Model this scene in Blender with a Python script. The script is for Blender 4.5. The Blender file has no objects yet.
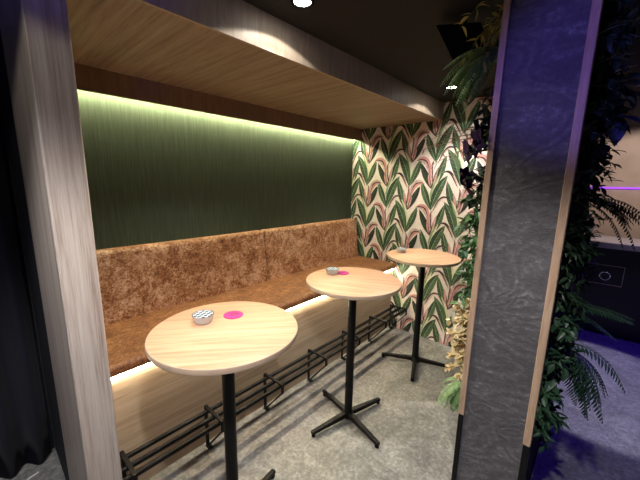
import bpy, bmesh, math, random
from mathutils import Vector, Matrix, noise
rnd = random.Random(7)
S = bpy.context.scene
COL = S.collection
PI = math.pi

# ------------------------------------------------------------------ helpers
def new_bm():
    return bmesh.new()

def obj(name, bm, m, parent=None, smooth=False, loc=None, keep=False):
    me = bpy.data.meshes.new(name)
    if not keep: bmesh.ops.recalc_face_normals(bm, faces=bm.faces)
    bm.to_mesh(me); bm.free()
    for mm in (m if isinstance(m, (list, tuple)) else [m]):
        me.materials.append(mm)
    if smooth:
        for p in me.polygons: p.use_smooth = True
        me.set_sharp_from_angle(angle=math.radians(40))
    o = bpy.data.objects.new(name, me)
    COL.objects.link(o)
    if parent is not None: o.parent = parent
    if loc is not None: o.location = loc
    return o

def tag(o, label=None, cat=None, group=None, kind=None):
    if label: o['label'] = label
    if cat: o['category'] = cat
    if group: o['group'] = group
    if kind: o['kind'] = kind
    return o

def thing(name, label, cat, loc=(0, 0, 0), rz=0.0, group=None):
    o = bpy.data.objects.new(name, None)
    o.empty_display_size = 0.1
    COL.objects.link(o)
    o.location = loc; o.rotation_euler = (0, 0, rz)
    return tag(o, label, cat, group, 'thing')

def copy_tree(o, parent=None):
    c = o.copy(); COL.objects.link(c)
    if parent is not None: c.parent = parent
    for ch in list(o.children): copy_tree(ch, c)
    return c

def box(bm, x0, x1, y0, y1, z0, z1, bevel=0.0, seg=2):
    b = bmesh.new()
    bmesh.ops.create_cube(b, size=1.0)
    for v in b.verts:
        v.co = Vector(((x0 + x1) / 2 + v.co.x * (x1 - x0), (y0 + y1) / 2 + v.co.y * (y1 - y0), (z0 + z1) / 2 + v.co.z * (z1 - z0)))
    if bevel > 0:
        bmesh.ops.bevel(b, geom=b.edges[:], offset=bevel, segments=seg, profile=0.5, affect='EDGES')
    merge(bm, b)

def merge(bm, b, mat=None):
    vm = {}
    for v in b.verts:
        vm[v] = bm.verts.new(v.co if mat is None else mat @ v.co)
    for f in b.faces:
        try:
            nf = bm.faces.new([vm[v] for v in f.verts]); nf.material_index = f.material_index
        except ValueError:
            pass
    b.free()

def lathe(bm, prof, n=48, center=(0, 0, 0), cap=True):
    cx, cy, cz = center
    rings = []
    for r, z in prof:
        if r < 1e-6:
            rings.append([bm.verts.new((cx, cy, cz + z))])
        else:
            rings.append([bm.verts.new((cx + r * math.cos(2 * PI * i / n), cy + r * math.sin(2 * PI * i / n), cz + z)) for i in range(n)])
    for a, b in zip(rings, rings[1:]):
        for i in range(n):
            j = (i + 1) % n
            if len(a) == 1 and len(b) == 1: continue
            if len(a) == 1: bm.faces.new((a[0], b[i], b[j]))
            elif len(b) == 1: bm.faces.new((a[i], a[j], b[0]))
            else: bm.faces.new((a[i], a[j], b[j], b[i]))

def tube(bm, pts, r, n=10, r_end=None):
    pts = [Vector(p) for p in pts]
    rings = []
    L = len(pts)
    up = Vector((0.13, 0.27, 0.95))
    for i, p in enumerate(pts):
        d = (pts[min(i + 1, L - 1)] - pts[max(i - 1, 0)]).normalized()
        if abs(d.dot(up)) > 0.95: up = Vector((0.9, 0.4, 0.1))
        s = d.cross(up).normalized(); u = s.cross(d).normalized()
        rr = r if r_end is None else r + (r_end - r) * i / (L - 1)
        rings.append([bm.verts.new(p + rr * (math.cos(2 * PI * k / n) * s + math.sin(2 * PI * k / n) * u)) for k in range(n)])
    for a, b in zip(rings, rings[1:]):
        for k in range(n):
            j = (k + 1) % n
            bm.faces.new((a[k], a[j], b[j], b[k]))
    bm.faces.new(rings[0][::-1]); bm.faces.new(rings[-1])

def bar(bm, p, q, w, h, up=(0, 0, 1), w2=None, h2=None, bevel=0.0):
    p = Vector(p); q = Vector(q); d = (q - p).normalized(); up = Vector(up)
    s = d.cross(up).normalized(); u = s.cross(d).normalized()
    b = bmesh.new()
    vs = []
    for c, ww, hh in ((p, w, h), (q, w2 or w, h2 or h)):
        vs.append([b.verts.new(c + s * a * ww / 2 + u * e * hh / 2) for a, e in ((-1, -1), (1, -1), (1, 1), (-1, 1))])
    for k in range(4):
        j = (k + 1) % 4
        b.faces.new((vs[0][k], vs[0][j], vs[1][j], vs[1][k]))
    b.faces.new(vs[0][::-1]); b.faces.new(vs[1])
    if bevel: bmesh.ops.bevel(b, geom=b.edges[:], offset=bevel, segments=2, profile=0.5, affect='EDGES')
    merge(bm, b)

# ------------------------------------------------------------------ materials
def mat(name):
    m = bpy.data.materials.new(name); m.use_nodes = True
    nt = m.node_tree
    return m, nt, nt.nodes['Principled BSDF']

def N(nt, t, **kw):
    n = nt.nodes.new(t)
    for k, v in kw.items():
        if k.startswith('i_'): n.inputs[k[2:].replace('_', ' ')].default_value = v
        else: setattr(n, k, v)
    return n

def ramp(nt, stops):
    r = nt.nodes.new('ShaderNodeValToRGB')
    e = r.color_ramp.elements
    while len(e) < len(stops): e.new(0.5)
    for el, (p, c) in zip(e, stops):
        el.position = p; el.color = (*c, 1)
    return r

def mapping(nt, scale=(1, 1, 1), rot=(0, 0, 0), coord='Object'):
    tc = nt.nodes.new('ShaderNodeTexCoord'); mp = nt.nodes.new('ShaderNodeMapping')
    mp.inputs['Scale'].default_value = scale; mp.inputs['Rotation'].default_value = rot
    nt.links.new(tc.outputs[coord], mp.inputs['Vector'])
    return mp.outputs['Vector']

def bump(nt, b, hsock, strength=0.2, dist=0.01):
    bp = nt.nodes.new('ShaderNodeBump')
    bp.inputs['Strength'].default_value = strength; bp.inputs['Distance'].default_value = dist
    nt.links.new(hsock, bp.inputs['Height']); nt.links.new(bp.outputs['Normal'], b.inputs['Normal'])

def plain(name, c, rough=0.5, metal=0.0, spec=0.5, noise_amt=0.12, nscale=30):
    m, nt, b = mat(name)
    v = mapping(nt)
    n = N(nt, 'ShaderNodeTexNoise', i_Scale=nscale, i_Detail=3.0)
    nt.links.new(v, n.inputs['Vector'])
    r = ramp(nt, [(0.3, tuple(x * (1 - noise_amt) for x in c)), (0.7, tuple(min(1, x * (1 + noise_amt)) for x in c))])
    nt.links.new(n.outputs['Fac'], r.inputs['Fac']); nt.links.new(r.outputs['Color'], b.inputs['Base Color'])
    b.inputs['Roughness'].default_value = rough; b.inputs['Metallic'].default_value = metal
    b.inputs['Specular IOR Level'].default_value = spec
    return m

def emis(name, c, strength):
    m, nt, b = mat(name)
    b.inputs['Base Color'].default_value = (*c, 1)
    b.inputs['Emission Color'].default_value = (*c, 1); b.inputs['Emission Strength'].default_value = strength
    return m

def wood(name, cd, cm, cl, axis='X', rot=0.0, rough=0.45, scale=1.0, bump_s=0.08, along=0.6):
    """grain runs along axis (object space), fine streaks plus broad figure"""
    m, nt, b = mat(name)
    sc = {'X': (along, 9, 9), 'Y': (9, along, 9), 'Z': (9, 9, along)}[axis]
    v0 = mapping(nt, tuple(s * scale for s in sc))
    if rot:                                     # turn the board first, then stretch along the grain
        mp = v0.node; mr = N(nt, 'ShaderNodeMapping'); mr.inputs['Rotation'].default_value = (0, 0, rot)
        tc = mp.inputs['Vector'].links[0].from_socket
        nt.links.new(tc, mr.inputs['Vector']); nt.links.new(mr.outputs['Vector'], mp.inputs['Vector'])
    nd = N(nt, 'ShaderNodeTexNoise', i_Scale=1.2, i_Detail=2.0)
    nt.links.new(v0, nd.inputs['Vector'])
    add = N(nt, 'ShaderNodeMixRGB', blend_type='ADD'); add.inputs['Fac'].default_value = 0.5
    nt.links.new(v0, add.inputs['Color1']); nt.links.new(nd.outputs['Color'], add.inputs['Color2'])
    n1 = N(nt, 'ShaderNodeTexNoise', i_Scale=2.6, i_Detail=7.0, i_Roughness=0.62, i_Distortion=0.5)
    nt.links.new(add.outputs['Color'], n1.inputs['Vector'])
    n2 = N(nt, 'ShaderNodeTexNoise', i_Scale=14.0, i_Detail=3.0, i_Roughness=0.7)
    nt.links.new(v0, n2.inputs['Vector'])
    mx = N(nt, 'ShaderNodeMixRGB'); mx.inputs['Fac'].default_value = 0.35
    nt.links.new(n1.outputs['Fac'], mx.inputs['Color1']); nt.links.new(n2.outputs['Fac'], mx.inputs['Color2'])
    r = ramp(nt, [(0.34, cd), (0.5, cm), (0.66, cl)])
    nt.links.new(mx.outputs['Color'], r.inputs['Fac'])
    nt.links.new(r.outputs['Color'], b.inputs['Base Color'])
    b.inputs['Roughness'].default_value = rough
    b.inputs['Specular IOR Level'].default_value = 0.35
    bump(nt, b, mx.outputs['Color'], bump_s, 0.004)
    return m

M = {}
M['table_oak'] = wood('table_oak', (0.47, 0.25, 0.145), (0.67, 0.385, 0.24), (0.78, 0.49, 0.33), 'X', rot=math.radians(50), rough=0.42, scale=2.0, along=0.35)
M['table_edge'] = plain('table_edge', (0.50, 0.37, 0.27), 0.5, nscale=12)
M['oak_v'] = wood('washed_oak_vertical', (0.27, 0.20, 0.165), (0.47, 0.40, 0.355), (0.60, 0.54, 0.49), 'Z', scale=2.3, bump_s=0.15, along=0.22)
M['oak_y'] = wood('oak_across', (0.21, 0.142, 0.086), (0.37, 0.278, 0.182), (0.47, 0.375, 0.265), 'Y', scale=1.5, along=0.3)
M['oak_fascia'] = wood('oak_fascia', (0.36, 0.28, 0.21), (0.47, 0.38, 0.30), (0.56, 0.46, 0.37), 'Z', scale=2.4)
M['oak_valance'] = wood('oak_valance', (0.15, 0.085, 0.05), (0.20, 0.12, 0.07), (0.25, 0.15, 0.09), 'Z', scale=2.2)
M['oak_x'] = wood('oak_bench', (0.33, 0.23, 0.145), (0.47, 0.36, 0.25), (0.58, 0.46, 0.34), 'X', scale=1.6, along=0.3)
M['trim_wood'] = wood('edge_wood', (0.34, 0.22, 0.15), (0.45, 0.31, 0.22), (0.55, 0.40, 0.29), 'Z', scale=3.0)
M['black_metal'] = plain('black_powdercoat', (0.0035, 0.0035, 0.004), 0.5, 0.0, 0.22)
M['black'] = plain('matt_black', (0.003, 0.003, 0.003), 0.85, spec=0.1)
M['ceiling'] = plain('dark_ceiling_paint', (0.011, 0.010, 0.009), 0.85, nscale=6)
M['dark_wall'] = plain('dark_navy_wall', (0.008, 0.009, 0.02), 0.8)
M['beige'] = plain('beige_panel', (0.42, 0.31, 0.24), 0.6, nscale=4)
M['navy_gloss'] = plain('navy_counter', (0.004, 0.004, 0.012), 0.4)
M['stone_top'] = plain('grey_counter_top', (0.35, 0.32, 0.36), 0.2, nscale=20)
M['chrome'] = plain('chrome', (0.75, 0.75, 0.78), 0.15, 1.0)
M['white_plastic'] = plain('white_plastic', (0.75, 0.75, 0.72), 0.4)
M['pink'] = plain('pink_coaster', (0.52, 0.022, 0.22), 0.6, noise_amt=0.06)
M['wine'] = plain('dark_wine_print', (0.16, 0.01, 0.06), 0.6)
M['led_cove'] = emis('cove_led', (0.97, 0.95, 0.60), 150)
M['led_seat'] = emis('seat_led', (1.0, 0.87, 0.63), 92)
M['led_purple'] = emis('purple_led', (0.30, 0.05, 0.9), 1.4)
M['lens'] = emis('lamp_lens', (1.0, 0.95, 0.85), 40)

def curtain_mat():
    m, nt, b = mat('navy_velvet')
    b.inputs['Base Color'].default_value = (0.004, 0.005, 0.014, 1); b.inputs['Roughness'].default_value = 0.9
    b.inputs['Sheen Weight'].default_value = 0.05
    return m
M['curtain'] = curtain_mat()

def velvet(name, stops):
    m, nt, b = mat(name)
    v = mapping(nt)
    a = N(nt, 'ShaderNodeTexNoise', i_Scale=6.0, i_Detail=5.0, i_Roughness=0.65, i_Distortion=1.0)
    c = N(nt, 'ShaderNodeTexNoise', i_Scale=62.0, i_Detail=4.0, i_Roughness=0.7, i_Distortion=1.4)
    e = N(nt, 'ShaderNodeTexNoise', i_Scale=19.0, i_Detail=4.0, i_Roughness=0.7, i_Distortion=1.8)
    for n in (a, c, e): nt.links.new(v, n.inputs['Vector'])
    mx = N(nt, 'ShaderNodeMixRGB'); mx.inputs['Fac'].default_value = 0.5
    nt.links.new(a.outputs['Fac'], mx.inputs['Color1']); nt.links.new(e.outputs['Fac'], mx.inputs['Color2'])
    m2 = N(nt, 'ShaderNodeMixRGB'); m2.inputs['Fac'].default_value = 0.42
    nt.links.new(mx.outputs['Color'], m2.inputs['Color1']); nt.links.new(c.outputs['Fac'], m2.inputs['Color2'])
    r = ramp(nt, stops)
    nt.links.new(m2.outputs['Color'], r.inputs['Fac']); nt.links.new(r.outputs['Color'], b.inputs['Base Color'])
    b.inputs['Roughness'].default_value = 0.55
    b.inputs['Sheen Weight'].default_value = 0.3; b.inputs['Sheen Roughness'].default_value = 0.4
    b.inputs['Sheen Tint'].default_value = (1.0, 0.65, 0.4, 1)
    bump(nt, b, m2.outputs['Color'], 0.45, 0.008)
    return m
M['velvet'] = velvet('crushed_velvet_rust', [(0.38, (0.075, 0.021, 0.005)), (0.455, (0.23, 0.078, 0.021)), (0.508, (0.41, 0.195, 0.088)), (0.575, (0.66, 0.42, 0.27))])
M['velvet_shaded'] = velvet('crushed_velvet_rust_shaded', [(0.38, (0.060, 0.016, 0.004)), (0.47, (0.17, 0.058, 0.017)), (0.53, (0.27, 0.105, 0.035)), (0.61, (0.47, 0.23, 0.105))])  # same rust velvet for the seat, pile shading put into the colour

def green_wall():
    m, nt, b = mat('green_textile_wall')
    v = mapping(nt, (46, 46, 2.2))
    a = N(nt, 'ShaderNodeTexNoise', i_Scale=2.0, i_Detail=5.0, i_Roughness=0.7)
    nt.links.new(v, a.inputs['Vector'])
    r = ramp(nt, [(0.30, (0.034, 0.052, 0.031)), (0.5, (0.048, 0.070, 0.042)), (0.72, (0.070, 0.098, 0.060))])
    nt.links.new(a.outputs['Fac'], r.inputs['Fac']); nt.links.new(r.outputs['Color'], b.inputs['Base Color'])
    b.inputs['Roughness'].default_value = 0.85
    bump(nt, b, a.outputs['Fac'], 0.4, 0.006)
    return m
M['green'] = green_wall()

def concrete():
    m, nt, b = mat('worn_concrete')
    v = mapping(nt)
    a = N(nt, 'ShaderNodeTexNoise', i_Scale=3.0, i_Detail=8.0, i_Roughness=0.72, i_Distortion=1.2)
    c = N(nt, 'ShaderNodeTexNoise', i_Scale=42.0, i_Detail=6.0, i_Roughness=0.8)
    e = N(nt, 'ShaderNodeTexNoise', i_Scale=11.0, i_Detail=6.0, i_Roughness=0.75, i_Distortion=2.0)
    for n in (a, c, e): nt.links.new(v, n.inputs['Vector'])
    mx = N(nt, 'ShaderNodeMixRGB'); mx.inputs['Fac'].default_value = 0.45
    nt.links.new(a.outputs['Fac'], mx.inputs['Color1']); nt.links.new(e.outputs['Fac'], mx.inputs['Color2'])
    m2 = N(nt, 'ShaderNodeMixRGB'); m2.inputs['Fac'].default_value = 0.40
    nt.links.new(mx.outputs['Color'], m2.inputs['Color1']); nt.links.new(c.outputs['Fac'], m2.inputs['Color2'])
    r = ramp(nt, [(0.38, (0.088, 0.088, 0.086)), (0.48, (0.18, 0.18, 0.175)), (0.54, (0.27, 0.268, 0.26)), (0.62, (0.46, 0.455, 0.44))])
    nt.links.new(m2.outputs['Color'], r.inputs['Fac']); nt.links.new(r.outputs['Color'], b.inputs['Base Color'])
    b.inputs['Roughness'].default_value = 0.55
    bump(nt, b, m2.outputs['Color'], 0.35, 0.010)
    return m
M['concrete'] = concrete()

def slate():
    m, nt, b = mat('swirled_slate')
    v = mapping(nt, (1, 1.0, 1.5))
    n1 = N(nt, 'ShaderNodeTexNoise', i_Scale=2.3, i_Detail=2.5, i_Roughness=0.5, i_Distortion=1.1)
    nt.links.new(v, n1.inputs['Vector'])
    mu = N(nt, 'ShaderNodeMath', operation='MULTIPLY'); mu.inputs[1].default_value = 62.0
    sn = N(nt, 'ShaderNodeMath', operation='SINE')
    nt.links.new(n1.outputs['Fac'], mu.inputs[0]); nt.links.new(mu.outputs[0], sn.inputs[0])
    n2 = N(nt, 'ShaderNodeTexNoise', i_Scale=48.0, i_Detail=6.0, i_Roughness=0.75)
    n3 = N(nt, 'ShaderNodeTexNoise', i_Scale=4.0, i_Detail=4.0, i_Roughness=0.6)
    nt.links.new(v, n2.inputs['Vector']); nt.links.new(v, n3.inputs['Vector'])
    a = N(nt, 'ShaderNodeMath', operation='MULTIPLY_ADD'); a.inputs[1].default_value = 0.085
    nt.links.new(sn.outputs[0], a.inputs[0]); nt.links.new(n2.outputs['Fac'], a.inputs[2])
    c = N(nt, 'ShaderNodeMath', operation='MULTIPLY_ADD'); c.inputs[1].default_value = 0.36
    nt.links.new(n3.outputs['Fac'], c.inputs[0]); nt.links.new(a.outputs[0], c.inputs[2])
    r = ramp(nt, [(0.50, (0.064, 0.062, 0.074)), (0.70, (0.090, 0.087, 0.101)), (0.84, (0.128, 0.124, 0.140)), (0.96, (0.25, 0.245, 0.265))])
    nt.links.new(c.outputs[0], r.inputs['Fac']); nt.links.new(r.outputs['Color'], b.inputs['Base Color'])
    b.inputs['Roughness'].default_value = 0.6
    bump(nt, b, c.outputs[0], 0.5, 0.010)
    return m
M['slate'] = slate()

def leafmat(name, c1, c2, rough=0.45):
    m, nt, b = mat(name)
    g = nt.nodes.new('ShaderNodeNewGeometry')
    r = ramp(nt, [(0.0, c1), (1.0, c2)])
    nt.links.new(g.outputs['Random Per Island'], r.inputs['Fac']); nt.links.new(r.outputs['Color'], b.inputs['Base Color'])
    b.inputs['Roughness'].default_value = rough
    return m
M['leaf_mid'] = leafmat('leaf_mid_green', (0.025, 0.085, 0.03), (0.09, 0.20, 0.06))
M['leaf_dark'] = leafmat('leaf_dark_green', (0.006, 0.018, 0.010), (0.022, 0.050, 0.022))
M['leaf_fern'] = leafmat('fern_green', (0.16, 0.30, 0.12), (0.34, 0.50, 0.22))
M['leaf_fern_dark'] = leafmat('fern_deep_green', (0.012, 0.040, 0.022), (0.035, 0.085, 0.042))
M['leaf_yellow'] = leafmat('leaf_yellow_green', (0.30, 0.28, 0.05), (0.52, 0.45, 0.10))
M['dry'] = leafmat('dried_straw_bloom', (0.48, 0.33, 0.14), (0.78, 0.66, 0.40), 0.7)
M['petal_white'] = leafmat('petal_white', (0.62, 0.60, 0.52), (0.80, 0.78, 0.68), 0.6)
M['petal_purple'] = leafmat('petal_dark_purple', (0.020, 0.010, 0.04), (0.06, 0.02, 0.09), 0.5)
M['leaf_blue'] = leafmat('leaf_grey_blue', (0.03, 0.045, 0.06), (0.05, 0.07, 0.08), 0.4)
M['twig'] = plain('twig_brown', (0.30, 0.19, 0.12), 0.7)
M['twig_green'] = plain('stem_green', (0.06, 0.10, 0.035), 0.6)

# ------------------------------------------------------------------ room shell
XE, YB, ZC = 3.2215, 2.372, 2.47
def struct(name, bm, m, parent=None, smooth=False, keep=False):
    o = obj(name, bm, m, parent, smooth, keep=keep)
    if parent is None: o['kind'] = 'structure'
    return o

bm = new_bm(); box(bm, -3.2, 6.2, -4.2, 2.9, -0.12, 0.0); struct('floor', bm, M['concrete'])
bm = new_bm(); box(bm, -3.2, 6.2, -4.2, 2.9, ZC, ZC + 0.12); struct('ceiling', bm, M['ceiling'])
bm = new_bm(); box(bm, 0.17, XE + 0.12, YB, YB + 0.12, 0, ZC); struct('wall_back', bm, M['green'])
bm = new_bm(); box(bm, -3.1, 0.168, YB + 0.02, YB + 0.14, 0, ZC); struct('wall_curtain_side', bm, M['dark_wall'])
bm = new_bm(); box(bm, -3.2, -3.08, -4.1, YB + 0.14, 0, ZC); struct('wall_left', bm, M['dark_wall'])
bm = new_bm(); box(bm, -3.2, 6.2, -4.2, -4.08, 0, ZC); struct('wall_front', bm, M['dark_wall'])
bm = new_bm(); box(bm, 5.95, 6.1, -4.08, 2.9, 0, ZC); bar_wall = struct('wall_bar_side', bm, M['beige'])

# ---- end wall with the printed leaf paper (one mesh: ground + printed layers)
def wallpaper():
    B = new_bm()
    y0, y1 = 0.38, YB
    X0 = XE
    def quad(pts, mi):
        f = B.faces.new([B.verts.new(p) for p in pts]); f.material_index = mi
    box(B, X0, X0 + 0.12, y0, y1, 0, ZC)
    layer = [0]; rowoff = [0.0]
    P = new_bm()
    def strip(c0, c1, c2, c3, width, mi_l, mi_r, rib=None, vein=None, n=11, wl=1.0, wr=1.0, peak=0.45, wf=1.28):
        # cubic centre line, lens width profile; coordinates (u to picture left = +y, z)
        layer[0] += 1
        x = X0 - 0.0004 - rowoff[0] - 0.000025 * layer[0]
        width *= wf
        pts, nor, wd = [], [], []
        for i in range(n):
            t = i / (n - 1)
            p = [(1 - t) ** 3 * a + 3 * (1 - t) ** 2 * t * b + 3 * (1 - t) * t * t * c + t ** 3 * d for a, b, c, d in zip(c0, c1, c2, c3)]
            q = [3 * (1 - t) ** 2 * (b - a) + 6 * (1 - t) * t * (c - b) + 3 * t * t * (d - c) for a, b, c, d in zip(c0, c1, c2, c3)]
            l = math.hypot(*q) or 1
            pts.append(p); nor.append((-q[1] / l, q[0] / l))
            s = t ** (math.log(0.5) / math.log(peak))
            wd.append(width * math.sin(PI * s) ** 0.75 if 0 < t < 1 else 0.0)
        def at(i, k, dx=0.0):
            return (x - dx, pts[i][0] + nor[i][0] * wd[i] * k, pts[i][1] + nor[i][1] * wd[i] * k)
        def face(ps, mi):
            f = P.faces.new([P.verts.new(p) for p in ps]); f.material_index = mi
        for i in range(n - 1):
            face((at(i, 0), at(i + 1, 0), at(i + 1, wl), at(i, wl)), mi_l)
            face((at(i, -wr), at(i + 1, -wr), at(i + 1, 0), at(i, 0)), mi_r)
        if rib is not None:
            for i in range(n - 1):
                w0, w1 = 0.0022, 0.0022
                a, b = pts[i], pts[i + 1]
                face(((x - 5e-5, a[0] + nor[i][0] * w0, a[1] + nor[i][1] * w0), (x - 5e-5, b[0] + nor[i + 1][0] * w1, b[1] + nor[i + 1][1] * w1),
                      (x - 5e-5, b[0] - nor[i + 1][0] * w1, b[1] - nor[i + 1][1] * w1), (x - 5e-5, a[0] - nor[i][0] * w0, a[1] - nor[i][1] * w0)), rib)
        if vein is not None:
            for i in range(1, n - 2):
                for sg, k in ((1, wl), (-1, wr)):
                    a = at(i, 0, 5e-5); b = at(i + 1, sg * k * 0.92, 5e-5)
                    d = 0.0016
                    face((a, (a[0], a[1], a[2] + d), (b[0], b[1], b[2] + d), b), vein)
    DG, MG, LG, CR, PK, MR, BK, PG = 1, 2, 3, 4, 5, 6, 7, 8   # dark/mid/light green, cream, pink, maroon, near black, pale pink-grey
    def motif(cy, cz, m, kind):
        g = lambda u, v: (cy + u * m * 1.12, cz + v * 1.10)
        layer[0] = 0
        if kind == 'A':
            # pale folded leaf between the two big leaves, arching over
            strip(g(0, 0.0), g(0.02, 0.13), g(-0.03, 0.25), g(-0.07, 0.33), 0.017, CR, LG)
            strip(g(0.0, 0.0), g(0.03, 0.16), g(0.05, 0.24), g(0.135, 0.20), 0.012, CR, CR)
            strip(g(0.0, -0.01), g(0.035, 0.08), g(0.075, 0.15), g(0.100, 0.255), 0.034, DG, MG, LG, LG, peak=0.54, wf=1.05)
            strip(g(0.0, -0.02), g(-0.025, 0.10), g(-0.055, 0.20), g(-0.135, 0.315), 0.042, MG, DG, LG, LG, peak=0.56, wf=1.05)
            # thin maroon outline leaf that hooks over on the right
            strip(g(-0.02, -0.03), g(-0.07, 0.09), g(-0.10, 0.15), g(-0.17, 0.10), 0.011, PG, MR)
            strip(g(-0.06, 0.07), g(-0.09, 0.125), g(-0.13, 0.135), g(-0.175, 0.09), 0.0065, MR, BK)
        else:
            strip(g(0.0, -0.03), g(0.04, 0.05), g(0.085, 0.12), g(0.125, 0.22), 0.034, BK, DG, None, MR, peak=0.5, wf=1.0)
            strip(g(-0.005, -0.02), g(-0.05, 0.06), g(-0.08, 0.15), g(-0.110, 0.28), 0.037, MG, DG, LG, LG, peak=0.54, wf=1.0)
            strip(g(0.015, -0.01), g(0.03, 0.08), g(0.03, 0.14), g(0.0, 0.215), 0.024, PG, PK, MR, None, wf=1.0)
            strip(g(0.0, -0.015), g(-0.015, 0.05), g(-0.03, 0.11), g(-0.045, 0.18), 0.016, PG, PK, None, MR, wf=1.0)
            strip(g(0.012, -0.02), g(0.012, 0.04), g(0.03, 0.07), g(0.045, 0.12), 0.010, PK, PG, MR, None, wf=1.0)
            strip(g(0.004, -0.02), g(-0.002, 0.02), g(-0.012, 0.05), g(-0.012, 0.10), 0.006, MR, BK, wf=1.0)
            strip(g(0.025, 0.05), g(0.03, 0.19), g(0.07, 0.285), g(0.165, 0.235), 0.026, PK, PG, MR, peak=0.6)
            strip(g(0.045, 0.17), g(0.06, 0.235), g(0.09, 0.255), g(0.150, 0.238), 0.006, MR, MR)
            strip(g(-0.005, 0.02), g(0.01, 0.10), g(0.0, 0.15), g(0.015, 0.21), 0.005, MR, MR)
    cw, rh = 0.268, 0.2525
    for r in range(11, -3, -1):
        rowoff[0] += 0.0003
        for c in range(-1, 8):
            cy = 1.07 + (c - 2) * cw
            cz = 1.172 + (r - 4) * rh
            kind = 'A' if (r + c) % 2 == 0 else 'P'
            mir = 1 if c % 2 else -1
            motif(cy + rnd.uniform(-.012, .012), cz + rnd.uniform(-.012, .012), mir, kind)
    for co, no in (((0, y0, 0), (0, -1, 0)), ((0, y1 - 0.001, 0), (0, 1, 0)), ((0, 0, 0.001), (0, 0, -1)), ((0, 0, ZC - 0.001), (0, 0, 1))):
        bmesh.ops.bisect_plane(P, geom=P.verts[:] + P.edges[:] + P.faces[:], plane_co=co, plane_no=no, clear_outer=True)
    for f in P.faces:
        f.normal_update()
        if f.normal.x > 0: f.normal_flip()
    merge(B, P)
    cols = [(0.82, 0.73, 0.68), (0.022, 0.048, 0.024), (0.055, 0.105, 0.048), (0.25, 0.33, 0.20), (0.68, 0.66, 0.46), (0.60, 0.28, 0.27), (0.085, 0.032, 0.034), (0.018, 0.020, 0.018), (0.55, 0.41, 0.38)]
    ms = [plain('leaf_paper_ink', c, 0.8, nscale=38, noise_amt=0.30 if max(c) < 0.6 else 0.08) for c in cols]
    return struct('wall_right', B, ms, keep=True)
wallpaper()

# ---- soffit over the bench
bm = new_bm(); box(bm, 0.17, XE, 1.30, 2.27, 2.31, 2.345); struct('trim_1', bm, M['oak_y'])
bm = new_bm(); box(bm, 0.17, XE, 1.296, 1.312, 2.3085, ZC); struct('trim_2', bm, M['oak_fascia'])
val = None
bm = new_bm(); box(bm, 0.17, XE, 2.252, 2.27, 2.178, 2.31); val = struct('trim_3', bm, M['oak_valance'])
bm = new_bm(); box(bm, 0.28, XE - 0.01, 2.330, 2.346, 2.208, 2.220)
o = obj('led_strip', bm, M['led_cove'], val); o['label'] = 'bright warm white strip light hidden behind the board'
bm = new_bm(); box(bm, 0.28, XE - 0.01, 2.346, 2.356, 2.212, 2.318); obj('mounting_board', bm, M['oak_valance'], val)
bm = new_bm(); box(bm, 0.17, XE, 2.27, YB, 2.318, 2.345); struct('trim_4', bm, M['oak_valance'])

# ---- left partition with oak end, seen at the left edge of the picture
bm = new_bm(); box(bm, 0.165, 0.2705, 1.27, 1.83, 0, ZC, 0.004, 1); part = struct('wall_partition', bm, M['oak_v'])
bm = new_bm(); box(bm, 0.172, 0.262, 1.83, YB, 0, ZC); struct('wall_partition_rear', bm, M['dark_wall'])

# ---- divider with slate face, wood edges, black corner guards
DX, DY0, DY1 = 1.5, 0.1, 0.392
bm = new_bm(); box(bm, DX + 0.004, XE + 0.0, DY0 + 0.004, DY1 - 0.004, 0, ZC); div = struct('wall_divider', bm, M['black'])
bm = new_bm(); box(bm, DX - 0.012, DX + 0.004, DY0 + 0.012, DY1 - 0.012, 0, ZC); obj('stone_panel', bm, M['slate'], div)
for a, b in ((DY0 - 0.004, DY0 + 0.024), (DY1 - 0.022, DY1 + 0.004)):
    bm = new_bm(); box(bm, DX - 0.022, DX + 0.03, a, b, 0.592, ZC, 0.002, 1); obj('wood_edge', bm, M['trim_wood'], div)
    bm = new_bm(); box(bm, DX - 0.020, DX + 0.03, a + 0.002, b - 0.002, 0, 0.592, 0.002, 1); obj('corner_guard', bm, M['black_metal'], div)

# ------------------------------------------------------------------ bench
bench = thing('banquette_bench', 'long rust brown crushed velvet wall bench on an oak base below the green wall', 'bench', (1.75, 2.0, 0))
def softbox(x0, x1, y0, y1, z0, z1, r, fn=None, seg=5):
    b = bmesh.new()
    bmesh.ops.create_cube(b, size=1.0)
    for v in b.verts:
        v.co = Vector(((x0 + x1) / 2 + v.co.x * (x1 - x0), (y0 + y1) / 2 + v.co.y * (y1 - y0), (z0 + z1) / 2 + v.co.z * (z1 - z0)))
    bmesh.ops.bevel(b, geom=b.edges[:], offset=r, segments=seg, profile=0.5, affect='EDGES')
    # slice for gentle deformation
    for k in range(1, 14):
        xx = x0 + r + (x1 - x0 - 2 * r) * k / 14
        bmesh.ops.bisect_plane(b, geom=b.verts[:] + b.edges[:] + b.faces[:], plane_co=(xx, 0, 0), plane_no=(1, 0, 0))
    for k in range(1, 6):
        zz = z0 + r + (z1 - z0 - 2 * r) * k / 6
        bmesh.ops.bisect_plane(b, geom=b.verts[:] + b.edges[:] + b.faces[:], plane_co=(0, 0, zz), plane_no=(0, 0, 1))
        yy = y0 + r + (y1 - y0 - 2 * r) * k / 6
        bmesh.ops.bisect_plane(b, geom=b.verts[:] + b.edges[:] + b.faces[:], plane_co=(0, yy, 0), plane_no=(0, 1, 0))
    if fn:
        for v in b.verts: v.co = fn(v.co.copy())
    return b
BO = Vector((1.75, 2.0, 0))
def lean(v):
    k = (YB - v.y) / 0.105
    v.y -= max(0.0, 1.235 - v.z) * 0.13 * k
    v.y += 0.006 * noise.noise(v * 3.0) * k
    v.z += 0.004 * noise.noise(v * 2.2 + Vector((5, 1, 2)))
    return v - BO
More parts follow.
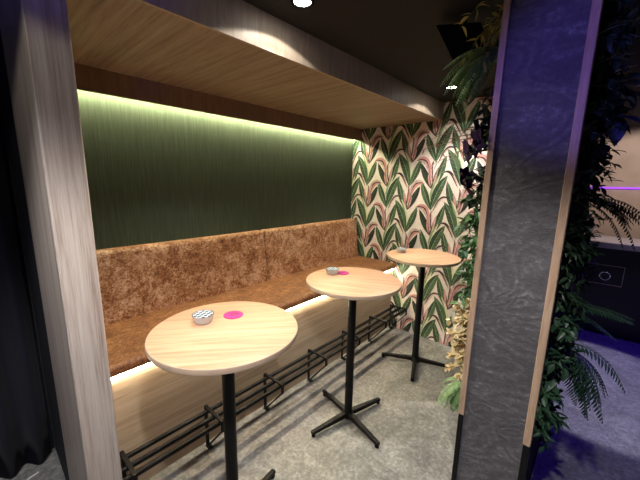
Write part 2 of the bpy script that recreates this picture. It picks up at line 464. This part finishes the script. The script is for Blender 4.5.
for x0, x1 in ((0.285, 1.768), (1.772, 3.206)):
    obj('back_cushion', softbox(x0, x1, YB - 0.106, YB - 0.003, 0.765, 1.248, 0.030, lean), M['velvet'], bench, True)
def sag(v):
    v.z += 0.006 * noise.noise(v * 2.0)
    v.y += 0.004 * noise.noise(v * 2.6)
    return v - BO
obj('seat_cushion', softbox(0.285, 3.205, 1.672, YB - 0.004, 0.728, 0.792, 0.028, sag), M['velvet_shaded'], bench, True)['label'] = 'rust velvet seat with shade in its colour'
bm = new_bm(); box(bm, 0.285 - 1.75, 3.206 - 1.75, 1.732 - 2, 1.75 - 2, 0.0, 0.724)
box(bm, 0.285 - 1.75, 3.206 - 1.75, 1.75 - 2, YB - 0.006 - 2, 0.69, 0.724)
obj('base_panel', bm, M['oak_x'], bench)
bm = new_bm(); box(bm, 0.29 - 1.75, 3.20 - 1.75, 1.718 - 2, 1.731 - 2, 0.701, 0.713, 0.002, 1)
o = obj('led_strip', bm, M['led_seat'], bench); o['label'] = 'glowing warm white light strip under the seat edge'

# ------------------------------------------------------------------ foot rail
rail = thing('foot_rail', 'black three tube steel foot rail on the floor along the bench base', 'foot rail', (1.75, 1.6, 0))
RO = Vector((1.75, 1.6, 0))
for y in (1.680, 1.606, 1.537):
    bm = new_bm(); tube(bm, [Vector((0.29, y, 0.262)) - RO, Vector((3.19, y, 0.262)) - RO], 0.0145, 14)
    obj('tube', bm, M['black_metal'], rail, True)
for x in (0.372, 0.844, 1.314, 1.785, 2.255, 2.725, 3.17):
    bm = new_bm()
    p = [Vector((x, y, z)) - RO for y, z in ((1.705, 0.0), (1.705, 0.283), (1.508, 0.287), (1.508, 0.225), (1.69, 0.01))]
    w = 0.019
    bar(bm, p[0], p[1], w, 0.010, (0, 1, 0)); bar(bm, p[1] + Vector((0, .005, 0)), p[2], w, 0.010)
    bar(bm, p[2] + Vector((0, 0, .005)), p[3] - Vector((0, 0, .006)), w, 0.010, (0, 1, 0))
    bar(bm, p[3], p[4], 0.010, 0.010)
    bar(bm, Vector((x, 1.71, 0.003)) - RO, Vector((x, 1.665, 0.003)) - RO, 0.03, 0.006)
    obj('bracket', bm, M['black_metal'], rail)

# ------------------------------------------------------------------ bar tables
TH = 1.0566
def make_table(loc, rz, label):
    t = thing('bar_table', label, 'table', loc, rz, 'round bar tables in front of the bench')
    bm = new_bm()
    R = 0.3155
    lathe(bm, [(0, TH - 0.026), (R - 0.006, TH - 0.026), (R - 0.001, TH - 0.023), (R, TH - 0.019), (R, TH - 0.006), (R - 0.0015, TH - 0.0015), (R - 0.004, TH)], 96)
    for f in bm.faces: f.material_index = 1
    top = [v for v in bm.verts if abs(v.co.z - TH) < 1e-6]
    top.sort(key=lambda v: math.atan2(v.co.y, v.co.x))
    f = bm.faces.new(top); f.material_index = 0
    obj('tabletop', bm, [M['table_oak'], M['table_edge']], t, True)
    bm = new_bm()
    lathe(bm, [(0, 0.04), (0.0285, 0.04), (0.0285, TH - 0.032), (0.0, TH - 0.032)], 28); obj('pole', bm, M['black_metal'], t, True)
    bm = new_bm(); box(bm, -0.11, 0.11, -0.11, 0.11, TH - 0.033, TH - 0.0265, 0.002, 1); obj('mounting_plate', bm, M['black_metal'], t)
    bm = new_bm(); lathe(bm, [(0, 0.022), (0.036, 0.022), (0.038, 0.03), (0.038, 0.062), (0.033, 0.07), (0, 0.07)], 28); obj('hub', bm, M['black_metal'], t, True)
    for k in range(4):
        a = k * PI / 2
        d = Vector((math.cos(a), math.sin(a), 0))
        bm = new_bm()
        bar(bm, d * 0.025 + Vector((0, 0, 0.047)), d * 0.315 + Vector((0, 0, 0.030)), 0.040, 0.036, (0, 0, 1), 0.028, 0.022, 0.005)
        lg = obj('leg', bm, M['black_metal'], t, True)
        bm = new_bm(); lathe(bm, [(0, 0.0), (0.013, 0.0), (0.014, 0.004), (0.014, 0.016), (0.009, 0.02), (0, 0.02)], 16, tuple(d * 0.299)); obj('foot_glide', bm, M['black'], lg, True)
    return t
t1 = make_table((0.690, 1.165, 0), math.radians(11), 'round light oak bar table on black pole, nearest of the three to the oak pillar')
for loc, rz, lab in (((1.656, 1.180, 0), -14, 'round light oak bar table on black pole, middle one of the row'),
                     ((2.672, 1.150, 0), 22, 'round light oak bar table on black pole, farthest, in front of the leaf wallpaper')):
    c = copy_tree(t1); c.location = loc; c.rotation_euler = (0, 0, math.radians(rz)); c['label'] = lab

# ---- ashtrays and coasters
def glass():
    m, nt, b = mat('clear_glass')
    b.inputs['Base Color'].default_value = (0.97, 0.98, 0.99, 1); b.inputs['Roughness'].default_value = 0.08
    b.inputs['Transmission Weight'].default_value = 0.6; b.inputs['IOR'].default_value = 1.45
    return m
M['glass'] = glass()
def checker():
    m, nt, b = mat('checkered_silver')
    v = mapping(nt, (1, 1, 1), (0, 0, 0.5))
    c = N(nt, 'ShaderNodeTexChecker', i_Scale=72.0)
    c.inputs['Color1'].default_value = (0.62, 0.67, 0.72, 1); c.inputs['Color2'].default_value = (0.06, 0.10, 0.15, 1)
    nt.links.new(v, c.inputs['Vector']); nt.links.new(c.outputs['Color'], b.inputs['Base Color'])
    b.inputs['Roughness'].default_value = 0.25; b.inputs['Metallic'].default_value = 0.0
    return m
M['checker'] = checker()
def make_ashtray(loc, label, rz=0):
    t = thing('glass_ashtray', label, 'ashtray', loc, rz, 'glass ashtrays on the bar tables')
    bm = new_bm()
    r = 0.047
    lathe(bm, [(0, 0.0), (r * 0.80, 0.0), (r * 0.84, 0.002), (r, 0.036), (r * 0.985, 0.038), (r * 0.92, 0.037), (r * 0.78, 0.008), (0, 0.007)], 40)
    for v in bm.verts:      # fluted outer side
        rr = math.hypot(v.co.x, v.co.y)
        if rr > r * 0.80 and 0.001 < v.co.z < 0.035:
            k = 1 + 0.03 * math.cos(10 * math.atan2(v.co.y, v.co.x)); v.co.x *= k; v.co.y *= k
    obj('bowl', bm, M['glass'], t, True)
    bm = new_bm(); lathe(bm, [(0, 0.0345), (r * 0.91, 0.0345), (r * 0.92, 0.0355), (r * 0.91, 0.0365), (0, 0.037)], 40)
    o = obj('insert', bm, M['checker'], t, True); o['label'] = 'silver and dark checkered insert'
    bm = new_bm()
    for k in range(24):
        a0, a1 = 2 * PI * k / 24, 2 * PI * (k + 1) / 24
        tube(bm, [(r * math.cos(a0), r * math.sin(a0), 0.0375), (r * math.cos(a1), r * math.sin(a1), 0.0375)], 0.0014, 6)
    obj('rim', bm, M['chrome'], t, True)
    return t
a1 = make_ashtray((0.652, 1.294, TH), 'clear glass ashtray with checkered insert left of pink coaster on nearest table', 0.2)
c = copy_tree(a1); c.location = (1.655, 1.362, TH); c.rotation_euler.z = 0.9; c['label'] = 'clear glass ashtray beside pink coaster on the middle table'
c = copy_tree(a1); c.location = (2.655, 1.352, TH); c.rotation_euler.z = 1.4; c['label'] = 'clear glass ashtray alone on the farthest table by the wallpaper'
def make_coaster(loc, label, rz):
    t = thing('coaster', label, 'coaster', loc, rz, 'pink coasters on the bar tables')
    bm = new_bm(); lathe(bm, [(0, 0.0), (0.0455, 0.0), (0.046, 0.001), (0.046, 0.003), (0.0452, 0.0036), (0, 0.0036)], 48); obj('disc', bm, M['pink'], t, True)
    bm = new_bm()
    for k in range(8):
        a = math.radians(38 + k * 104 / 7)
        d = Vector((math.cos(a), math.sin(a), 0)); s = Vector((-d.y, d.x, 0))
        p = d * 0.024 + Vector((0, -0.012, 0.0039)); q = d * 0.036 + Vector((0, -0.012, 0.0039))
        bar(bm, p, q, 0.0042, 0.0006)
        if k % 2: bar(bm, (p + q) / 2 - s * 0.0022, (p + q) / 2 + s * 0.0022, 0.0018, 0.0006)
        else: bar(bm, q - s * 0.002, q + s * 0.002, 0.0018, 0.0006)
    for k in range(10):
        a0, a1 = PI + PI * k / 10, PI + PI * (k + 1) / 10
        bar(bm, (0.010 * math.cos(a0), 0.004 + 0.010 * math.sin(a0), 0.0039), (0.010 * math.cos(a1), 0.004 + 0.010 * math.sin(a1), 0.0039), 0.005, 0.0006)
    o = obj('print', bm, M['wine'], t); o['label'] = 'dark wine coloured printed mark'
    return t
c1 = make_coaster((0.786, 1.258, TH), 'round pink printed coaster on the nearest table', math.radians(-45))
c = copy_tree(c1); c.location = (1.722, 1.322, TH); c.rotation_euler.z = math.radians(-20); c['label'] = 'round pink printed coaster touching the ashtray on the middle table'

# ------------------------------------------------------------------ ceiling downlights
def make_light(x, y, label):
    t = thing('downlight', label, 'ceiling light', (x, y, ZC), 0, 'ceiling downlights over the tables')
    bm = new_bm(); lathe(bm, [(0.038, -0.003), (0.040, -0.007), (0.050, -0.006), (0.052, -0.0005), (0.038, -0.0005), (0.038, -0.003)], 40); obj('trim_ring', bm, M['black'], t, True)
    bm = new_bm(); lathe(bm, [(0, -0.010), (0.018, -0.009), (0.032, -0.005), (0.038, -0.002), (0.038, -0.0006), (0, -0.0006)], 32); obj('lens', bm, M['lens'], t, True)
    return t
LIGHTS = [(1.085, 1.10), (2.745, 1.055)]
d1 = make_light(*LIGHTS[0], 'lit round ceiling downlight above the nearest and middle tables, at top edge')
d2 = copy_tree(d1); d2.location = (*LIGHTS[1], ZC); d2['label'] = 'lit round ceiling downlight beside the hanging fern, near the leaf wallpaper'

def lamp(kind, loc, energy, color=(1, 1, 1), size=0.02, spot=None, blend=0.3, aim=None, name='lamp_light'):
    l = bpy.data.lights.new(name, kind); l.energy = energy; l.color = color
    l.shadow_soft_size = size
    if spot: l.spot_size = math.radians(spot); l.spot_blend = blend
    o = bpy.data.objects.new(name, l); COL.objects.link(o); o.location = loc
    if aim is not None:
        o.rotation_euler = (Vector(aim) - Vector(loc)).to_track_quat('-Z', 'Y').to_euler()
    return o
WARM = (1.0, 0.93, 0.81)
for x, y in LIGHTS + [(-0.50, 0.80)]:          # reflector beam plus the weak wide spill of the same lamp
    lamp('SPOT', (x, y, ZC - 0.012), 97 if x > 0 else 75, WARM if x > 0 else (1, 0.97, 0.97), 0.025, 116, 0.5)
    lamp('SPOT', (x, y, ZC - 0.012), 9, WARM, 0.012, 141.5, 0.12)
lamp('SPOT', (0.15, 0.05, ZC - 0.012), 112, (1, 0.96, 0.93), 0.03, 124, 0.35)
lamp('SPOT', (3.5, -0.12, ZC - 0.012), 165, (0.76, 0.70, 1.0), 0.03, 41, 0.15)
lamp('SPOT', (4.5, -0.4, ZC - 0.02), 85, (1.0, 0.86, 0.78), 0.03, 86, 0.3, aim=(5.9, -0.35, 1.2))  # added light without a fixture, brightens the beige bar wall and worktop
BLUE = (0.17, 0.12, 1.0)
lamp('SPOT', (-1.5, 0.85, 1.95), 185, BLUE, 0.06, 13.5, 0.7, aim=(1.5, 0.13, 2.10))  # added blue light, narrow cone tints only the upper slate
lamp('SPOT', (-1.2, -1.6, 1.95), 75, BLUE, 0.06, 17, 0.8, aim=(0.20, 1.27, 2.55))  # added blue light for the top of the oak pillar
lamp('POINT', (-1.2, -1.6, 2.2), 10, (0.2, 0.13, 1.0), 0.12)  # added weak blue fill from behind the camera, no fixture
lamp('SPOT', (4.5, -2.3, 2.4), 140, (0.09, 0.03, 1.0), 0.1, 76, 0.5, aim=(3.5, -0.7, 0.0))  # added blue light aimed low to tint the floor right of the divider

# ------------------------------------------------------------------ curtain at far left
def curtain():
    bm = new_bm()
    x0, x1, n = -1.3, 0.150, 180
    rows = 8
    g = []
    for j in range(rows + 1):
        z = 0.015 + (ZC - 0.02) * j / rows
        r = []
        for i in range(n + 1):
            x = x0 + (x1 - x0) * i / n
            y = 2.325 + 0.035 * math.sin(x * 44 + 0.8 * math.sin(x * 9)) * (1 - 0.25 * j / rows)
            r.append(bm.verts.new((x, y, z)))
        g.append(r)
    for j in range(rows):
        for i in range(n):
            bm.faces.new((g[j][i], g[j][i + 1], g[j + 1][i + 1], g[j + 1][i]))
    o = obj('curtain', bm, M['curtain'], None, True)
    md = o.modifiers.new('thickness', 'SOLIDIFY'); md.thickness = 0.004
    return tag(o, 'dark navy floor length curtain left of the oak pillar', 'curtain')
curtain()
bm = new_bm(); tube(bm, [(-0.10, 2.10, 0.006), (-0.03, 2.17, 0.006), (0.035, 2.225, 0.006), (0.075, 2.235, 0.006)], 0.005, 8)
tag(obj('cable', bm, M['white_plastic'], None, True), 'short pale cable on the floor in front of the navy curtain', 'cable')

# ------------------------------------------------------------------ bar in the far right background
bar_t = thing('bar_counter', 'dark navy bar counter with a pale glossy top at the far right', 'bar counter', (4.7, -1.8, 0))
bm = new_bm(); box(bm, 0.04, 0.60, -1.9, 2.16, 0.0, 1.015); obj('body', bm, M['navy_gloss'], bar_t)
bm = new_bm(); box(bm, 0.0, 0.66, -1.95, 2.20, 1.015, 1.08, 0.008, 2); obj('worktop', bm, M['stone_top'], bar_t)
bm = new_bm()
for a, b in (((0.037, 1.54, 0.82), (0.037, 1.88, 0.82)), ((0.037, 1.88, 0.82), (0.037, 1.88, 0.60)), ((0.037, 1.88, 0.60), (0.037, 1.54, 0.60)), ((0.037, 1.54, 0.60), (0.037, 1.54, 0.82))):
    bar(bm, a, b, 0.007, 0.007, (1, 0, 0))
fr = obj('hatch_frame', bm, M['trim_wood'], bar_t)
bm = new_bm()
for k in range(24):
    a0, a1 = 2 * PI * k / 24, 2 * PI * (k + 1) / 24
    tube(bm, [(0.025, 1.69 + 0.045 * math.cos(a0), 0.70 + 0.045 * math.sin(a0)), (0.025, 1.69 + 0.045 * math.cos(a1), 0.70 + 0.045 * math.sin(a1))], 0.007, 8)
obj('ring_pull', bm, M['chrome'], fr, True)
bm = new_bm(); box(bm, 5.932, 5.95, -3.0, 0.4, 1.665, 1.685)
o = obj('led_strip', bm, M['led_purple'], bar_wall); o['label'] = 'glowing purple light strip'

# black loudspeaker hung under the ceiling beside the ferns
sp = thing('loudspeaker', 'black angular loudspeaker tilted under the ceiling beside the hanging fern', 'loudspeaker', (1.58, 0.605, 2.39))
bm = new_bm()
fr_ = [(0.0, 0.105, 0.045), (0.0, -0.10, 0.0), (0.0, -0.13, -0.17), (0.0, 0.010, -0.13)]
bk = [(0.16, y * 0.8, z * 0.8) for _, y, z in fr_]
A = [bm.verts.new(p) for p in fr_]; Bv = [bm.verts.new(p) for p in bk]
bm.faces.new(A); bm.faces.new(Bv[::-1])
for i in range(4):
    j = (i + 1) % 4; bm.faces.new((A[i], Bv[i], Bv[j], A[j]))
bmesh.ops.bevel(bm, geom=bm.edges[:], offset=0.006, segments=2, affect='EDGES', profile=0.5)
obj('cabinet', bm, M['black'], sp)
bm = new_bm(); tube(bm, [(0.08, 0.0, 0.02), (0.08, 0.0, 0.068)], 0.012, 12); obj('bracket', bm, M['black'], sp, True)

# ------------------------------------------------------------------ plants on the divider
def leaf(bm, base, d, up, L, W, fold=0.25, curl=0.25, mi=0, n=5):
    d = d.normalized(); s = d.cross(up)
    if s.length < 1e-3: s = d.cross(Vector((0.3, 0.8, 0.5)))
    s.normalize(); u = s.cross(d).normalized()
    ctr, lf, rt = [], [], []
    for i in range(n + 1):
        t = i / n
        p = base + d * (L * t) - u * (curl * L * t * t)
        w = W * math.sin(PI * t ** 0.8) ** 0.8 if 0 < i < n else 0.0
        ctr.append(bm.verts.new(p))
        if 0 < i < n:
            lf.append(bm.verts.new(p + s * w / 2 + u * fold * w / 2)); rt.append(bm.verts.new(p - s * w / 2 + u * fold * w / 2))
        else:
            lf.append(ctr[-1]); rt.append(ctr[-1])
    for i in range(n):
        for e, fl in ((lf, False), (rt, True)):
            vs = [ctr[i], ctr[i + 1], e[i + 1], e[i]]
            vs = [v for k, v in enumerate(vs) if v not in vs[:k]]
            if len(vs) > 2: bm.faces.new(vs[::-1] if fl else vs)

def curve_pts(base, d, L, droop, n=12, side=0.0):
    d = d.normalized(); pts = [base.copy()]
    for i in range(n):
        d = (d + Vector((0, 0, -droop / n))).normalized()
        pts.append(pts[-1] + d * (L / n))
    return pts

def rdir(a, jitter):
    v = Vector(a) + Vector((rnd.uniform(-1, 1), rnd.uniform(-1, 1), rnd.uniform(-1, 1))) * jitter
    return v.normalized()

def frond_bm(d, L, droop, W, pairs=20):
    bm = new_bm()
    pts = curve_pts(Vector((0, 0, 0)), d, L, droop, 14)
    tube(bm, pts, 0.0022, 5, 0.0007)
    for k in range(pairs):
        t = 0.12 + 0.86 * k / (pairs - 1)
        f = t * 14; i = min(int(f), 13); p = pts[i].lerp(pts[i + 1], f - i)
        dd = (pts[i + 1] - pts[i]).normalized()
        s = dd.cross(Vector((0, 0, 1)))
        if s.length < 0.15: s = dd.cross(Vector((0.5, 0.5, 0.1)))
        s.normalize(); up = s.cross(dd).normalized()
        w = W * (math.sin(PI * (0.10 + 0.9 * t)) ** 0.7) * (0.9 + 0.2 * rnd.random())
        for sg in (1, -1):
            leaf(bm, p, s * sg * 0.9 + dd * 0.45 - up * 0.12, up, w, max(0.005, L / pairs * 0.62), 0.15, 0.15, 0, 3)
    return bm

def keep_off(bm, side):
    s = 1 if side > 0 else -1
    for v in bm.verts:
        if v.co.y * s < 0.001: v.co.y = s * (0.0 + 0.4 * abs(v.co.y * s - 0.001))

def fern(name, label, loc, dirn, count, L, droop, W, m, spread=0.8, cat='fern', pairs=20):
    t = thing(name, label, cat, loc)
    for k in range(count):
        d = rdir(dirn, spread)
        fb = frond_bm(d, L * rnd.uniform(0.7, 1.1), droop * rnd.uniform(0.7, 1.2), W, pairs); keep_off(fb, dirn[1]); obj('frond', fb, m, t)
    return t

def bushy(name, label, loc, dirn, stems, L, droop, leafL, leafW, m, per=9, spread=0.9, cat='plant', flowers=None, size=(0.0, 0.0, 0.0)):
    t = thing(name, label, cat, loc)
    fb = new_bm()
    tips = []
    for k in range(stems):
        d = rdir(dirn, spread)
        base = Vector((rnd.uniform(-1, 1) * size[0], rnd.uniform(-1, 1) * size[1], rnd.uniform(-1, 1) * size[2]))
        pts = curve_pts(base, d, L * rnd.uniform(0.5, 1.1), droop, 8)
        sb = new_bm(); tube(sb, pts, 0.0025, 5, 0.001); keep_off(sb, dirn[1]); obj('stem', sb, M['twig_green'], t)
        tips.append((pts[-1], (pts[-1] - pts[-2]).normalized()))
        for q in range(per):
            tt = 0.15 + 0.85 * (q + rnd.random()) / per
            f = tt * 8; i = min(int(f), 7); p = pts[i].lerp(pts[i + 1], f - i)
            dd = (pts[i + 1] - pts[i]).normalized()
            leaf(fb, p, rdir(dd * 0.5, 0.8), rdir((0, 0, 1), 0.4), leafL * rnd.uniform(0.6, 1.15), leafW * rnd.uniform(0.7, 1.1), 0.3, 0.3)
    keep_off(fb, dirn[1])
    obj('foliage', fb, m, t)
    if flowers:
        fm, count, fr = flowers
        for p, d in tips[:count]:
            obj('blossom', blossom_bm(p, d, fr), fm, t)
    return t

def blossom_bm(p, d, r, petals=5):
    bm = new_bm()
    d = d.normalized(); s = d.cross(Vector((0.2, 0.1, 1))).normalized(); u = s.cross(d)
    for k in range(petals):
        a = 2 * PI * k / petals
        q = s * math.cos(a) + u * math.sin(a)
        leaf(bm, p + q * r * 0.1, q + d * 0.35, d, r, r * 0.95, 0.2, 0.25, 0, 5)
    b = bmesh.new(); bmesh.ops.create_icosphere(b, subdivisions=1, radius=r * 0.18)
    merge(bm, b, Matrix.Translation(p + d * r * 0.12))
    return bm

Yp = DY1 - 0.002       # booth side
B_ = (-0.25, 1.0, 0.0)
bushy('trailing_plant', 'yellow green trailing plant at the top of the divider, above the fern', (1.56, Yp, 2.40), (-0.2, 0.8, -0.3), 9, 0.20, 1.4, 0.055, 0.018, M['leaf_yellow'], 10, 0.6, size=(0.06, 0.01, 0.05))
bushy('dark_foliage', 'dark glossy foliage near the ceiling behind the black loudspeaker', (1.98, Yp, 2.36), B_, 14, 0.14, 1.0, 0.06, 0.03, M['leaf_dark'], 9, 0.8, size=(0.10, 0.01, 0.08))
fern('hanging_fern', 'green fern with drooping fronds on the divider, just below the ceiling', (1.53, Yp, 2.24), (-0.15, 1.0, 0.0), 26, 0.27, 1.7, 0.05, M['leaf_fern'], 0.5, pairs=24)
bushy('dark_foliage', 'dark small leaved foliage under the hanging fern', (1.60, Yp, 2.04), B_, 16, 0.11, 1.2, 0.04, 0.02, M['leaf_dark'], 9, 0.9, size=(0.08, 0.01, 0.10), flowers=(M['petal_white'], 3, 0.012))
bushy('purple_flower', 'dark purple blossoms on the divider in front of the wallpaper', (1.58, Yp, 1.84), B_, 9, 0.11, 0.6, 0.05, 0.024, M['leaf_dark'], 5, 0.6, 'flower', (M['petal_purple'], 9, 0.055), (0.05, 0.01, 0.13))
t = thing('dry_sprig', 'thin dry twigs reaching out over the leaf wallpaper', 'twigs', (1.66, Yp, 1.92))
for d, L, dr in (((-0.1, 1, 0.50), 0.34, 0.9), ((-0.1, 1, 0.25), 0.36, 0.7), ((0.1, 1, 0.05), 0.40, 0.3), ((0.0, 1, -0.25), 0.38, 0.3), ((0.1, 1, 0.75), 0.30, 1.2), ((0.0, 1, -0.05), 0.33, 0.9)):
    bm = new_bm(); pts = curve_pts(Vector((0, 0, 0)), Vector(d), L, dr, 10); tube(bm, pts, 0.0032, 6, 0.001)
    for q in range(5, 11):
        leaf(bm, pts[q], rdir(pts[q] - pts[q - 1], 0.2) if q else Vector((0, 1, 0)), Vector((0, 0, 1)), 0.05, 0.007, 0.1, 0.2, 0, 3)
    obj('twig', bm, M['twig'], t)
bushy('dark_foliage', 'dark foliage below the purple blossoms', (1.62, Yp, 1.66), B_, 14, 0.10, 1.0, 0.045, 0.024, M['leaf_dark'], 8, 0.9, size=(0.08, 0.01, 0.10))
bushy('ivy', 'bright green leafy plant with tiny pale blossoms at table top height', (1.58, Yp, 1.50), B_, 20, 0.12, 1.0, 0.048, 0.026, M['leaf_mid'], 8, 0.8, 'plant', (M['petal_white'], 8, 0.014), (0.06, 0.01, 0.12))
bushy('ivy', 'mid green leafy plant level with the farthest table', (1.60, Yp, 1.28), B_, 18, 0.11, 1.0, 0.05, 0.026, M['leaf_mid'], 8, 0.8, 'plant', None, (0.06, 0.01, 0.10))
bushy('dried_hydrangea', 'straw yellow dried blooms low on the divider beside the wood edge', (1.55, Yp, 0.97), B_, 40, 0.11, 0.5, 0.028, 0.020, M['dry'], 16, 0.8, 'flower', (M['petal_white'], 3, 0.035), (0.05, 0.01, 0.19))
fern('grass_fern', 'light green feathery fern at the bottom of the booth side planting', (1.52, Yp, 0.74), (-0.1, 0.7, -0.3), 18, 0.19, 2.4, 0.035, M['leaf_fern'], 0.5, pairs=20)
lab = ['upper', 'middle', 'lower']
for i, (x, z, m, s) in enumerate(((1.95, 2.05, 'leaf_dark', 'high'), (1.98, 1.55, 'leaf_mid', 'waist high'), (1.95, 0.95, 'leaf_mid', 'knee high'), (2.45, 1.9, 'leaf_dark', 'upper rear'), (2.45, 1.2, 'leaf_mid', 'lower rear'))):
    bushy('climbing_foliage', 'leafy green climbing foliage deeper along the divider, %s clump' % s, (x, Yp, z), B_, 18, 0.10, 1.2, 0.06, 0.03, M[m], 8, 0.9, size=(0.18, 0.01, 0.25))

Yq = DY0 + 0.002
Q_ = (-0.2, -1.0, 0.0)
spec = [
    ('dark_foliage', 'dark foliage at the top of the bar side planting', (1.70, 2.25), 30, 0.12, 0.048, 0.024, 'leaf_dark', None, (0.14, 0.01, 0.18)),
    ('broad_leaf_plant', 'grey blue broad leaves high on the bar side planting', (1.95, 2.08), 6, 0.14, 0.12, 0.05, 'leaf_blue', None, (0.10, 0.01, 0.10)),
    ('dark_foliage', 'dark foliage at eye height on the bar side of the divider', (1.72, 1.80), 30, 0.12, 0.045, 0.022, 'leaf_dark', None, (0.14, 0.01, 0.20)),
    ('dark_foliage', 'dark foliage with small white blossoms on the bar side', (1.74, 1.40), 30, 0.12, 0.045, 0.022, 'leaf_dark', (M['petal_white'], 4, 0.018), (0.14, 0.01, 0.20)),
    ('broad_leaf_plant', 'glossy dark broad leaf plant above the lower bar side ferns', (1.72, 1.05), 26, 0.12, 0.06, 0.028, 'leaf_fern_dark', (M['petal_white'], 2, 0.02), (0.12, 0.01, 0.18)),
    ('dark_foliage', 'dark foliage at the foot of the bar side planting', (1.66, 0.72), 26, 0.10, 0.045, 0.022, 'leaf_fern_dark', None, (0.10, 0.01, 0.12)),
    ('climbing_foliage', 'dark rear foliage on the bar side, upper clump', (2.30, 1.95), 36, 0.12, 0.048, 0.024, 'leaf_dark', None, (0.25, 0.01, 0.35)),
    ('climbing_foliage', 'dark rear foliage on the bar side, lower clump', (2.30, 1.15), 36, 0.12, 0.048, 0.024, 'leaf_dark', None, (0.25, 0.01, 0.35)),
]
for nm, lb, (x, z), st, L, lL, lW, m, fl, size in spec:
    bushy(nm, lb, (x, Yq, z), Q_, st, L, 0.9, lL, lW, M[m], 9, 0.8, 'plant', fl, size)
fern('fern', 'dark fern with long fronds at the right edge behind the bar side planting', (2.25, Yq, 1.62), (0.1, -1.0, 0.25), 10, 0.36, 1.8, 0.06, M['leaf_fern_dark'], 0.5)
fern('fern', 'small dark fern holding two fronds straight out above the low fern', (1.74, Yq, 1.17), (0.1, -1.0, 0.1), 4, 0.27, 0.7, 0.05, M['leaf_fern_dark'], 0.25)
fern('fern', 'green fern spreading its fronds low over the purple lit floor', (1.80, Yq, 0.94), (0.0, -1.0, 0.15), 15, 0.34, 2.2, 0.06, M['leaf_fern_dark'], 0.5)

# ------------------------------------------------------------------ camera, world, view
f_px, yaw, pitch, roll = 314.82, 0.73096, 0.1852, 0.01756
cy, sy, cp, sp_, cr, sr = math.cos(yaw), math.sin(yaw), math.cos(pitch), math.sin(pitch), math.cos(roll), math.sin(roll)
fwd = Vector((cp * cy, cp * sy, -sp_)); r = Vector((sy, -cy, 0)); u = r.cross(fwd)
r2 = r * cr + u * sr; u2 = -r * sr + u * cr
cam = bpy.data.cameras.new('camera'); cam.sensor_width = 36; cam.sensor_fit = 'HORIZONTAL'; cam.lens = 36 * f_px / 640
cam.clip_start = 0.02
co = bpy.data.objects.new('camera', cam); COL.objects.link(co)
co.matrix_world = Matrix(((r2.x, u2.x, -fwd.x, 0.0), (r2.y, u2.y, -fwd.y, 0.0), (r2.z, u2.z, -fwd.z, 1.7), (0, 0, 0, 1)))
S.camera = co
w = bpy.data.worlds.new('world'); S.world = w; w.use_nodes = True
w.node_tree.nodes['Background'].inputs['Color'].default_value = (0.01, 0.01, 0.02, 1)
w.node_tree.nodes['Background'].inputs['Strength'].default_value = 0.3
S.view_settings.view_transform = 'Standard'; S.view_settings.look = 'None'
S.view_settings.exposure = 0.0; S.view_settings.gamma = 1.0; S.view_settings.use_curve_mapping = False
S.cycles.use_denoising = True
S.cycles.max_bounces = 8
S.cycles.sample_clamp_indirect = 4.0
